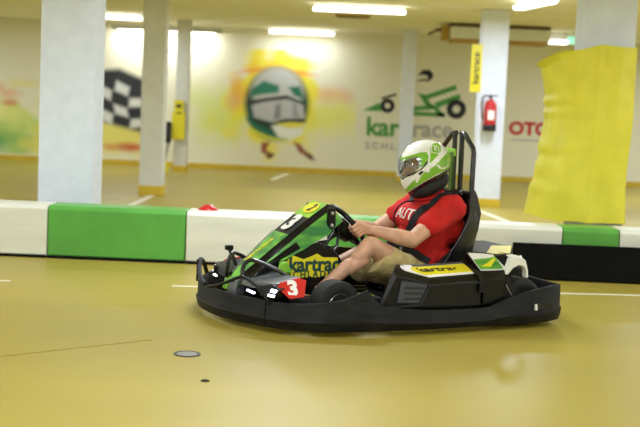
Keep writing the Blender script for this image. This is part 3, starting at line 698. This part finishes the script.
# upper mount with bolts at the fairing's rear edge
for s in (1, -1):
    mp_ = MB().slab([(1.455, .155*s, .705), (1.405, .155*s, .70), (1.40, .155*s, .585), (1.43, .155*s, .56), (1.46, .155*s, .60)], (0, .02*s, 0), m_gloss).build('fairing_mount', kart, bevel=.006)
    for z in (.675, .60): MB().lathe([(.011, 0), (.010, .008), (.001, .010)], m_steel, (1.43, .175*s, z-.005), (0, s, 0), 12).build('bolt', mp_)
    MB().tube([(1.40, .15*s, .56), (1.46, .14*s, .46), (1.50, .13*s, .38)], .012, m_tube).build('fairing_strut', kart)
    MB().tube([(1.32, .06*s, .60), (1.36, .12*s, .47), (1.42, .14*s, .40)], .010, m_tube).build('fairing_strut', kart)
MB().slab([(1.50, .155, .545), (1.455, .155, .53), (1.45, .155, .505), (1.52, .155, .495)], (0, .015, 0), m_dwhite).build('front_tank_cap', kart, bevel=.004)
# console under the steering wheel
con = MB().slab([(1.95, -.15, .26), (1.87, -.15, .345), (1.72, -.15, .42), (1.62, -.15, .455), (1.50, -.15, .485), (1.42, -.15, .46), (1.36, -.15, .41), (1.31, -.15, .33), (1.28, -.15, .07), (1.95, -.15, .07)], (0, .30, 0), m_gloss).build('centre_console', kart, bevel=.015)
MB().slab([(1.712, .153, .372), (1.68, .153, .412), (1.60, .153, .385), (1.54, .153, .405), (1.51, .153, .418), (1.47, .153, .395), (1.37, .153, .392), (1.36, .153, .272), (1.712, .153, .272)], (0, .003, 0), m_yel).build('console_sticker', con)
text('kartrace', .125, m_teal, (1.700, .159, .350), (-1, 0, 0), (0, 0, 1), con, 'console_lettering', bold=.0035, ext=.003, align='LEFT', sx=.95)
text('SCHLADMING', .055, m_teal, (1.705, .159, .290), (-1, 0, 0), (0, 0, 1), con, 'console_lettering', bold=.001, ext=.003, align='LEFT', space=1.35)
# --- steering
sc = V(1.245, 0, .570); sn = V(-.77, 0, .64).normalized(); su = V(.64, 0, .77).normalized()
SR = .160
def wp(a, r_, d_=0): return sc+V(0, 1, 0)*r_*math.cos(a)+su*r_*math.sin(a)+sn*d_
stw = MB().tube([wp(2*math.pi*k/48, SR*(1-.06*max(0, -math.sin(2*math.pi*k/48))**4)) for k in range(48)], .0165, m_gloss, seg=12, loop=True).build('steering_wheel', kart)
sp = MB()
for a in (0, math.pi, -math.pi/2): sp.tube([wp(a, .03), wp(a, SR-.004)], .016, m_gloss, seg=8)
sp.build('spokes', stw)
MB().lathe([(.001, .02), (.05, .018), (.085, 0), (.095, -.03), (.075, -.07), (.02, -.09)], m_gloss, sc, sn, 24).build('hub', stw)
MB().lathe([(.012, 0), (.012, .010), (.001, .012)], m_steel, wp(.2, .03, .018), sn, 10).build('hub_bolt', stw)
MB().tube([sc-sn*.03, (1.52, 0, .40), (1.6, 0, .25)], .018, m_tube).build('steering_column', kart)

# --- front wing with headlights and red number plates
for s in (1, -1):
    def P(L): return [(x, y*s, z) for x, y, z in L]
    MB().loft([P([(2.00, .14, .235), (1.995, .30, .245), (1.945, .44, .250), (1.90, .475, .25)]), P([(2.00, .14, .255), (1.985, .30, .275), (1.93, .44, .292), (1.89, .47, .288)]),
               P([(1.80, .14, .315), (1.78, .30, .320), (1.75, .43, .322), (1.74, .45, .318)]), P([(1.80, .14, .23), (1.78, .30, .23), (1.75, .44, .23), (1.74, .455, .23)])], m_dgrey if s > 0 else m_black, closed=True).build('front_wing', kart, bevel=.006)
    pl = MB().slab(P([(1.905, .488, .270), (1.880, .474, .298), (1.765, .462, .320), (1.715, .466, .305), (1.745, .515, .215), (1.842, .530, .208)]), (.002, .010*s, .003), m_red).build('number_plate', kart, bevel=.002)
    ob_ = text('3', .125, m_dwhite, (1.815, .507*s, .262), (-s, -.06, 0), (0, -.42*s, 1), pl, 'number', bold=.006, ext=.004, sx=1.1)
    hl = MB().slab(P([(1.985, .425, .215), (1.93, .50, .21), (1.90, .525, .265), (1.935, .47, .288), (1.985, .40, .27)]), (-.06, -.03*s, 0), m_gloss).build('headlight', kart, bevel=.004)
    MB().slab(P([(1.944, .490, .247), (1.924, .513, .245), (1.914, .516, .260), (1.938, .489, .264)]), (.006, .006*s, 0), m_led).build('light_element', hl)
    MB().slab(P([(1.955, .480, .222), (1.930, .510, .219), (1.926, .512, .230), (1.953, .482, .234)]), (.006, .006*s, 0), m_led).build('light_element', hl)
    lens = MB().slab(P([(2.008, .27, .222), (1.995, .36, .216), (1.99, .37, .225), (2.005, .28, .231)]), (.006, .003*s, 0), m_led).build('light_strip', kart)
    MB().tube(P([tuple(p) for p in catmull([(1.99, .15, .24), (1.985, .13, .34), (1.95, .155, .385), (1.90, .21, .375), (1.83, .27, .345), (1.78, .33, .31)], 5)]), .013, m_tube).build('nose_hoop', kart)
    MB().slab(P([(1.80, .20, .31), (1.78, .20, .375), (1.74, .20, .385), (1.70, .20, .31)]), (0, .035*s, 0), m_lime).build('brake_reservoir', kart, bevel=.01)
MB().slab([(2.02, -.05, .16), (2.0, -.05, .245), (1.95, -.05, .29), (1.90, -.05, .16)], (0, .12, 0), m_dgrey).build('nose_buffer', kart, bevel=.012)
MB().tube([(1.90, -.215, .30), (1.93, -.225, .37), (1.945, -.235, .405)], .013, m_tube).build('camera_arm', kart)
MB().box((1.945, -.237, .41), (.05, .035, .03), m_gloss).build('mini_camera', kart, bevel=.005)
MB().slab([(2.00, -.20, .16), (1.98, -.20, .235), (1.93, -.20, .25), (1.90, -.20, .16)], (0, .08, 0), m_lime).build('front_bracket', kart, bevel=.01)
for s in (1, -1):
    MB().slab([(1.62, .10*s, .10), (1.66, .10*s, .25), (1.645, .10*s, .25), (1.60, .10*s, .10)], (0, .12*s, 0), m_steel).build('pedal', kart, bevel=.004)

# --- seat
sp_ = [(.99, .135, .08), (.86, .10, .12), (.72, .10, .17), (.58, .13, .21), (.475, .24, .225), (.42, .38, .20), (.385, .52, .155), (.37, .64, .12), (.375, .74, .085), (.385, .79, .05)]
cc = catmull([(a, 0, b) for a, b, _ in sp_], 3); rings = []
for i, c in enumerate(cc):
    t = (cc[min(i+1, len(cc)-1)]-cc[max(i-1, 0)]).normalized(); nn = V(-t.z, 0, t.x)
    if nn.z < 0 and i < 4: nn = -nn
    if nn.x < 0 and i >= 6: nn = -nn
    f_ = i/3; k = int(min(f_, 8.999)); d_ = sp_[k][2]*(1-(f_-k))+sp_[k+1][2]*(f_-k)
    hw = .215+.02*math.sin(i/len(cc)*3); hw = hw*(1 if c.z < .62 else max(.80, 1-(c.z-.62)*1.1))
    rings.append([tuple(c+V(0, y*hw, 0)+nn*q*d_) for y, q in ((-1.09, 1.0), (-1.02, .98), (-1, .6), (-.92, .2), (-.7, .0), (0, -.0), (.7, 0), (.92, .2), (1, .6), (1.02, .98), (1.09, 1.0))])
seat = MB().loft(rings, m_seat, closed=False, caps=False).build('seat', kart, solid=.012, smooth=70)
# side bolsters seen beside the shoulder
for s in (1, -1):
    MB().slab([(.49, .20*s, .61), (.475, .195*s, .72), (.455, .19*s, .815), (.43, .188*s, .825), (.405, .188*s, .78), (.378, .195*s, .675), (.40, .205*s, .56), (.47, .215*s, .45), (.55, .22*s, .35), (.72, .225*s, .35), (.57, .21*s, .46)], (0, .018*s, 0), m_seat).build('seat_wing', kart, bevel=.006)
# --- roll hoop: two framed loops with twin centre bars
for s in (1, -1):
    c0 = -.03
    MB().tube([(.50, c0+.20*s, .30), (.44, c0+.205*s, .70), (.435, c0+.20*s, 1.06), (.435, c0+.19*s, 1.09), (.435, c0+.085*s, 1.175), (.435, c0+.06*s, 1.185), (.435, c0+.03*s, 1.185)], .017, m_tube, seg=12).build('roll_hoop', kart)
    MB().tube([(.435, c0+.045*s, 1.185), (.43, c0+.045*s, .7), (.46, c0+.045*s, .30)], .017, m_tube, seg=12).build('hoop_upright', kart)
MB().tube([(.43, -.235, .80), (.43, .18, .80)], .013, m_tube).build('hoop_crossbar', kart)
MB().lathe([(.022, 0), (.024, .02), (.014, .035)], m_gloss, (.455, .10, .79), (1, 0, 0), 14).build('hoop_clamp', kart)
MB().box((.46, -.09, 1.055), (.012, .15, .05), m_lime).build('headrest_strap', kart, bevel=.003)
MB().box((.462, -.055, .93), (.016, .05, .26), mat('green_pad', (86, 120, 40), .6)).build('headrest_pad', kart, bevel=.006)

# ============================================================ THE DRIVER
drv = empty('person', KO, KR); tag(drv, 'driver in white and green helmet, red t-shirt and khaki shorts gripping the steering wheel', 'person')
sh = {1: V(.60, .20, .705), -1: V(.63, -.20, .70)}; el = {1: V(.915, .272, .512), -1: V(.90, -.27, .51)}
wr = {1: V(1.162, .198, .567), -1: V(1.162, -.198, .567)}
hip = {1: V(.74, .11, .22), -1: V(.74, -.11, .22)}; kn = {1: V(1.175, .235, .472), -1: V(1.05, -.215, .34)}; an = {1: V(1.50, .19, .195), -1: V(1.50, -.19, .19)}
HC = V(.70, 0, .945)
body = []
body += [((.76, 0, .22), .15, (.74, 0, .36), .15, .8, (1, 0, 0)), ((.73, 0, .40), .15, (.68, 0, .58), .155, .8, (1, 0, 0)), ((.66, -.09, .63), .09, (.66, .09, .63), .09), ((.64, 0, .68), .065, (.68, 0, .84), .062), ((.70, 0, .88), .085, (.70, 0, .98), .095)]
body += [((.79, 0, .86), .05, (.80, 0, .90), .06), ((.80, 0, .93), .018, (.825, 0, .905), .016), ((.79, .0, .885), .03, (.805, 0, .875), .025)]
for s in (1, -1):
    body += [(sh[s]+V(.02, -.05*s, 0), .066, sh[s], .060), (sh[s], .064, sh[s].lerp(el[s], .45), .060), (sh[s].lerp(el[s], .4), .060, el[s], .050), (el[s], .051, el[s].lerp(wr[s], .3), .050), (el[s].lerp(wr[s], .3), .050, wr[s], .031)]
    body += [(hip[s], .095, hip[s].lerp(kn[s], .5), .085), (hip[s].lerp(kn[s], .5), .085, kn[s], .060), (kn[s]+V(.012, 0, .004), .058, kn[s].lerp(an[s], .25), .054), (kn[s].lerp(an[s], .25)+V(-.012, 0, -.014), .054, kn[s].lerp(an[s], .45)+V(-.008, 0, -.01), .049), (kn[s].lerp(an[s], .45), .047, an[s], .034)]
    body += [(an[s], .036, an[s]+V(-.01, 0, -.075), .03), (an[s]+V(-.01, 0, -.075), .03, an[s]+V(.12, 0, -.04), .026)]
    # hand gripping the rim
    a0 = 0 if s > 0 else math.pi
    rim = wp(a0+(.02*s), SR)
    Y = V(0, s, 0)
    for k in range(4):
        off = su*(.036-.024*k); r_ = [.0108, .0112, .0106, .0092][k]; L_ = [1, 1.08, 1.0, .85][k]
        kn_ = rim+off+Y*.036+sn*.014
        body += [(wr[s]+su*(.014-.010*k), .021, kn_, r_*1.3), (kn_, r_*1.15, rim+off+(Y*.032-sn*.028)*L_, r_)]
        body += [(rim+off+(Y*.032-sn*.028)*L_, r_, rim+off+(-sn*.036-Y*.004)*L_, r_*.95), (rim+off+(-sn*.036-Y*.004)*L_, r_*.95, rim+off+(-sn*.012-Y*.032)*L_, r_*.85)]
    tb_ = wr[s].lerp(rim, .4)+su*.022+sn*.008; t1 = rim+sn*.030+su*.030+Y*.004; t2 = rim+sn*.026+su*.040-Y*.034
    body += [(wr[s]+su*.006, .022, tb_, .019), (tb_, .018, t1, .0145), (t1, .0145, t2, .0115)]
fuse(body, 'body', m_skin, drv, vox=.0046, smooth=3)
drv_body = drv.children[0]
# face details
for s in (1, -1):
    e_ = MB().lathe([(.001, .013), (.009, .009), (.013, 0), (.009, -.009), (.001, -.013)], m_dwhite, (.788, .033*s, .945), (1, 0, -.2), 14).build('eye', drv)
    MB().lathe([(.006, 0), (.001, .003)], m_dark, (.800, .033*s, .943), (1, 0, -.2), 12).build('iris', e_)
MB().tube([(.806, -.022, .873), (.812, 0, .872), (.806, .022, .873)], .006, mat('lips', (176, 96, 84), .5)).build('mouth', drv)
# T-shirt
tee = [((.73, 0, .24), .175, (.71, 0, .36), .188, .86, (1, 0, 0)), ((.70, 0, .36), .188, (.65, 0, .55), .190, .86, (1, 0, 0)), ((.65, 0, .56), .188, (.63, 0, .62), .165, .86, (1, 0, 0)), ((.62, -.11, .665), .105, (.62, .11, .67), .105), ((.64, 0, .72), .09, (.655, 0, .785), .078),
       ((.80, 0, .34), .125, (.80, 0, .44), .125), ((.53, -.09, .56), .10, (.53, .09, .56), .10), ((.60, -.12, .36), .09, (.60, .12, .36), .09), ((.76, -.06, .62), .10, (.76, .06, .62), .10)]
for s in (1, -1):
    d_ = (el[s]-sh[s]); end = sh[s]+d_*(.50 if s > 0 else .40)
    tee += [(sh[s]+V(0, -.07*s, -.01), .098, sh[s]+V(-.01, .0, .0), .090), (sh[s], .090, end, .082, 1.0), (end, .082, end+d_*.05, .082)]
cuts = []
shirt = fuse(tee, 't_shirt', m_shirt, drv, vox=.009, smooth=6)
# wrinkle the cloth and open the sleeve ends and hem
me = shirt.data
for v in me.vertices:
    p = v.co; nv = v.normal
    w_ = noise.noise(V(p.x*9+p.z*6, p.y*7, p.z*12-p.x*5))*.008+noise.noise(V(p.x*22, p.y*18, p.z*22))*.003+.005*max(0, math.sin((p.z*1.0+p.x*.8+noise.noise(V(p.x*5, p.y*5, p.z*5))*.12)*52))**3*(1 if p.z < .6 or abs(p.y) > .22 else .3)
    v.co = p+nv*w_
bvh = BVHTree.FromPolygons([v.co.copy() for v in me.vertices], [tuple(p.vertices) for p in me.polygons])
MB().tube([V(.655+.085*math.cos(a), .092*math.sin(a), .775+.03*-math.cos(a)) for a in [2*math.pi*k/24 for k in range(24)]], .012, m_shirt, loop=True).build('collar', shirt)
text('AUT', .105, m_dwhite, (.86, .035, .655), (0, 1, 0), (-.2, 0, 1), shirt, 'shirt_lettering', bold=.0, ext=.002, conform=bvh, sx=.95)
# shorts
sho = [((.75, 0, .20), .165, (.74, 0, .27), .165, .85, (1, 0, 0))]
for s in (1, -1):
    e_ = hip[s].lerp(kn[s], .66)
    sho += [(hip[s], .118, hip[s].lerp(kn[s], .35)+V(0, 0, -.006), .108), (hip[s].lerp(kn[s], .35)+V(0, 0, -.006), .108, e_+V(0, 0, -.022), .100), (e_+V(0, 0, -.022), .100, e_+V(.10, 0, -.02), .095)]
dk = (kn[1]-hip[1]).normalized()
short = fuse(sho, 'shorts', m_short, drv, vox=.009, smooth=4, cuts=[((1.065, .235, .46), (.80, 0, .60))])
for v in short.data.vertices:
    p = v.co; v.co = p+v.normal*(noise.noise(V(p.x*12, p.y*9, p.z*16))*.010+noise.noise(V(p.x*30, p.y*26, p.z*30))*.003)
# shoes
for s in (1, -1):
    a_ = an[s]; fuse([(a_+V(-.03, 0, -.085), .036, a_+V(.06, 0, -.07), .042), (a_+V(.06, 0, -.07), .042, a_+V(.17, 0, -.045), .036), (a_+V(-.02, 0, -.07), .038, a_+V(-.005, 0, -.03), .042)], 'shoe', m_shoe, drv, vox=.008)
# neck brace
MB().tube([V(.665+.085*math.cos(a), .098*math.sin(a), .845-.050*math.cos(a)) for a in [2*math.pi*k/28 for k in range(28)]], .046, mat('brace_foam', (18, 19, 22), .7), seg=14, loop=True).build('neck_brace', drv)

# --- helmet
GREEN_BAND = [(0.97, 0.977), (0.958, 1.01), (0.911, 1.023), (0.851, 1.039), (0.791, 1.056), (0.753, 1.058), (0.738, 1.033), (0.74, 1.006), (0.759, 0.975), (0.785, 0.96), (0.804, 0.98), (0.803, 1.004), (0.823, 1.025), (0.864, 1.015), (0.93, 0.993)]
REAR = [(0.594, 1.06), (0.535, 1.083), (0.5, 0.974), (0.57, 0.96), (0.652, 0.925), (0.739, 0.879), (0.812, 0.836), (0.871, 0.793), (0.892, 0.805), (0.854, 0.853), (0.821, 0.884), (0.817, 0.86), (0.803, 0.86), (0.782, 0.908), (0.756, 0.933), (0.689, 0.97), (0.643, 1.017)]
BADGE_A = [(0.727, 1.084), (0.705, 1.115), (0.664, 1.122), (0.645, 1.098), (0.646, 1.068), (0.679, 1.028), (0.715, 0.994), (0.728, 0.988), (0.724, 1.024), (0.723, 1.054)]
WHITE_MARK = [(0.679, 0.977), (0.662, 0.978), (0.64, 0.959), (0.598, 0.969), (0.579, 0.987), (0.585, 0.972), (0.618, 0.95), (0.653, 0.953)]
VISOR = [(1.023, 0.965), (0.963, 0.98), (0.95, 0.99), (0.883, 1.008), (0.826, 1.022), (0.807, 1.004), (0.806, 0.98), (0.802, 0.959), (0.844, 0.92), (0.891, 0.901), (0.933, 0.861), (1.016, 0.852)]
GASKET = [(0.753, 0.996), (0.736, 1.003), (0.745, 0.981), (0.778, 0.948), (0.837, 0.911), (0.884, 0.895), (0.929, 0.859), (0.935, 0.867), (0.858, 0.922), (0.811, 0.935), (0.772, 0.966)]
LOGO_A = [(0.807, 0.917), (0.784, 0.939), (0.766, 0.93), (0.789, 0.908)]
def inpoly(x, z, P):
    c = False
    for i in range(len(P)):
        ax, az = P[i]; bx, bz = P[(i+1) % len(P)]
        if ((az > z) != (bz > z)) and x < (bx-ax)*(z-az)/(bz-az)+ax: c = not c
    return c
tilt = math.radians(24); hf = V(math.cos(tilt), 0, -math.sin(tilt)); hu = V(math.sin(tilt), 0, math.cos(tilt))
HO = V(.695, 0, .965)
def hpt(az, po, k=1.0):
    """az: 0 forward, po: -90..90"""
    cx, sx_, cz = math.cos(az)*math.cos(po), math.sin(az)*math.cos(po), math.sin(po)
    f = .180 if cx > 0 else .182
    low = max(0, -cz)
    X_ = cx*(f+.07*low*(1 if cx > 0 else .0)); Y_ = sx_*(.145-.012*low); Z_ = cz*(.168 if cz > 0 else .190)
    if cx < 0: X_ *= 1-.25*low
    return HO+(hf*X_+V(0, 1, 0)*Y_+hu*Z_)*k
def side_xz(p):   # oblique side view in which the helmet's pattern is laid out, the same for both sides
    d_ = abs(p.y)-.11; return p.x-.453*d_, p.z-.068*d_
def rimz(x, z):    # height above the lower rim of the helmet
    L_ = RIML; 
    for (a_, b_), (c_, d_) in zip(L_, L_[1:]):
        if x < c_ or (c_, d_) == L_[-1]: return z-(b_+(d_-b_)*(x-a_)/(c_-a_))
RIML = [(0.557, 0.979), (0.577, 0.96), (0.651, 0.919), (0.739, 0.876), (0.812, 0.833), (0.871, 0.79)]
NA, NP = 320, 200
vs, fs, cols = [], [], []
PB = math.radians(-62)
Wh, Gr, Dk = lin((236, 238, 232)), lin((122, 186, 52)), lin((20, 22, 24))
for j in range(NP+1):
    po = PB+(math.pi/2-PB)*j/NP
    for i in range(NA):
        p = hpt(2*math.pi*i/NA, po); vs.append(p)
        x, z = side_xz(p); q = Wh
        if inpoly(x, z, GREEN_BAND) or inpoly(x, z, REAR) or inpoly(x, z, BADGE_A): q = Gr
        if inpoly(x, z, WHITE_MARK): q = Wh
        if inpoly(x, z, GASKET) or inpoly(x, z, LOGO_A) or rimz(x, z) < 0: q = Dk
        cols.append((*q, 1))
def hole(i, j):
    a = [vs[j*NA+i], vs[(j+1)*NA+(i+1) % NA]]
    return (all(inpoly(*side_xz(p), VISOR) for p in a) and vs[j*NA+i].x > .76) or all(rimz(*side_xz(p)) < -.03 for p in a)
for j in range(NP):
    for i in range(NA):
        if hole(i, j): continue
        k = (i+1) % NA; fs.append((j*NA+i, j*NA+k, (j+1)*NA+k, (j+1)*NA+i))
me = bpy.data.meshes.new('helmet'); me.from_pydata([tuple(v) for v in vs], [], fs)
ca = me.color_attributes.new('Col', 'FLOAT_COLOR', 'POINT'); ca.data.foreach_set('color', np.array(cols).ravel())
me.polygons.foreach_set('use_smooth', [True]*len(me.polygons)); me.materials.append(vmat('helmet_shell', .25, .8))
hel = bpy.data.objects.new('helmet', me); COL.objects.link(hel); hel.parent = drv
q = hel.modifiers.new('s', 'SOLIDIFY'); q.thickness = .012; q.offset = -1
# visor: a clear shell following the opening, its upper part tinted
m_vis = bpy.data.materials.new('visor_clear'); m_vis.use_nodes = True; nt = m_vis.node_tree; nt.nodes.remove(nt.nodes['Principled BSDF'])
tr = nt.nodes.new('ShaderNodeBsdfTransparent'); gl = nt.nodes.new('ShaderNodeBsdfGlossy'); mx = nt.nodes.new('ShaderNodeMixShader'); gl.inputs['Roughness'].default_value = .08
tr.inputs[0].default_value = (.62, .65, .68, 1); mx.inputs[0].default_value = .16
nt.links.new(tr.outputs[0], mx.inputs[1]); nt.links.new(gl.outputs[0], mx.inputs[2]); nt.links.new(mx.outputs[0], nt.nodes['Material Output'].inputs[0])
vv, vf = [], []; idx = {}
VB = [(1.036, 0.964), (0.977, 0.989), (0.951, 0.999), (0.884, 1.015), (0.82, 1.031), (0.791, 1.005), (0.786, 0.969), (0.837, 0.911), (0.887, 0.895), (0.936, 0.855), (1.029, 0.845)]
for j in range(NP):
    for i in range(NA):
        p = vs[j*NA+i]
        if not (p.x > .76 and inpoly(*side_xz(p), VB)): continue
        ids = []
        for a, b_ in ((i, j), ((i+1) % NA, j), ((i+1) % NA, j+1), (i, j+1)):
            if (a, b_) not in idx: idx[(a, b_)] = len(vv); vv.append(HO+(vs[b_*NA+a]-HO)*1.035)
            ids.append(idx[(a, b_)])
        vf.append(tuple(ids))
MB().add(vv, vf, m_vis).build('visor', hel, smooth=80)
for s in (1, -1):
    pv = HO+hf*.060+V(0, .136*s, 0)+hu*.005
    MB().lathe([(.018, 0), (.018, .008), (.012, .012), (.001, .013)], m_dwhite, pv-V(0, .006*s, 0), (0, s, 0), 20).build('visor_pivot', hel)
# badge square near the crown, on both sides
for s in (1, -1):
    hb = BVHTree.FromPolygons([v.copy() for v in vs], fs)
    c = V(.688, .0, 1.077); R_ = V(-.97*s, 0, -.24*s); U_ = V(-.15, -.5*s, .82)
    nn = V(0, .8*s, .55).normalized(); R_ = V(-.95*s, 0, -.2).normalized() if s > 0 else V(.95, 0, .2)
    U_ = nn.cross(R_)
    base = V(.688, .11*s, 1.078)
    frame_pts = [base+R_*a+U_*b_ for a, b_ in ((-.026, -.028), (.026, -.028), (.026, .028), (-.026, .028))]
    dense = []
    for k in range(4):
        for t in range(5): dense.append(frame_pts[k].lerp(frame_pts[(k+1) % 4], t/5))
    pr = []
    for p in dense:
        h_ = hb.ray_cast(p+nn*.1, -nn); pr.append((h_[0] if h_[0] else p)+nn*.001)
    MB().tube(pr, .0026, m_dwhite, seg=6, loop=True).build('badge_frame', hel)
    text('E', .040, m_dwhite, base, R_, U_, hel, 'badge_letter', bold=.0006, ext=.001, conform=hb)

# --- harness (belongs to the kart)
def ribbon(path, w, mt, name, parent, off=.006, th=.004):
    pts = catmull(path, 8); rings = []; C_ = []
    for p in pts:
        l, nrm_, _, _ = bvh.find_nearest(p); C_.append((l+nrm_*off, nrm_))
    for i, (p, nn) in enumerate(C_):
        t = (C_[min(i+1, len(C_)-1)][0]-C_[max(i-1, 0)][0]).normalized(); b_ = t.cross(nn).normalized(); n2 = b_.cross(t)
        rings.append([tuple(p+b_*w/2), tuple(p+b_*w/2+n2*th), tuple(p-b_*w/2+n2*th), tuple(p-b_*w/2)])
    return MB().loft(rings, mt).build(name, parent, smooth=60)
ribbon([(.52, .15, .77), (.60, .15, .80), (.72, .14, .74), (.82, .13, .64), (.87, .10, .50), (.90, .05, .40)], .045, m_belt, 'shoulder_belt', kart)
ribbon([(.56, -.12, .76), (.64, -.115, .775), (.74, -.105, .72), (.82, -.10, .62), (.87, -.085, .50), (.89, -.04, .40)], .045, m_belt, 'shoulder_belt', kart)
ribbon([(.93, -.10, .47), (.94, .0, .47), (.92, .09, .455), (.85, .17, .42), (.74, .20, .36)], .045, m_belt, 'lap_belt', kart, off=.012)
bk = MB().box((.905, .135, .432), (.025, .07, .075), m_gloss).build('buckle', kart, bevel=.008)
MB().lathe([(.014, 0), (.013, .006), (.001, .008)], m_steel, (.918, .145, .442), (1, .2, 0), 14).build('buckle_button', bk)
MB().lathe([(.012, 0), (.011, .006), (.001, .008)], m_steel, (.918, .13, .412), (1, .2, 0), 14).build('buckle_button', bk)
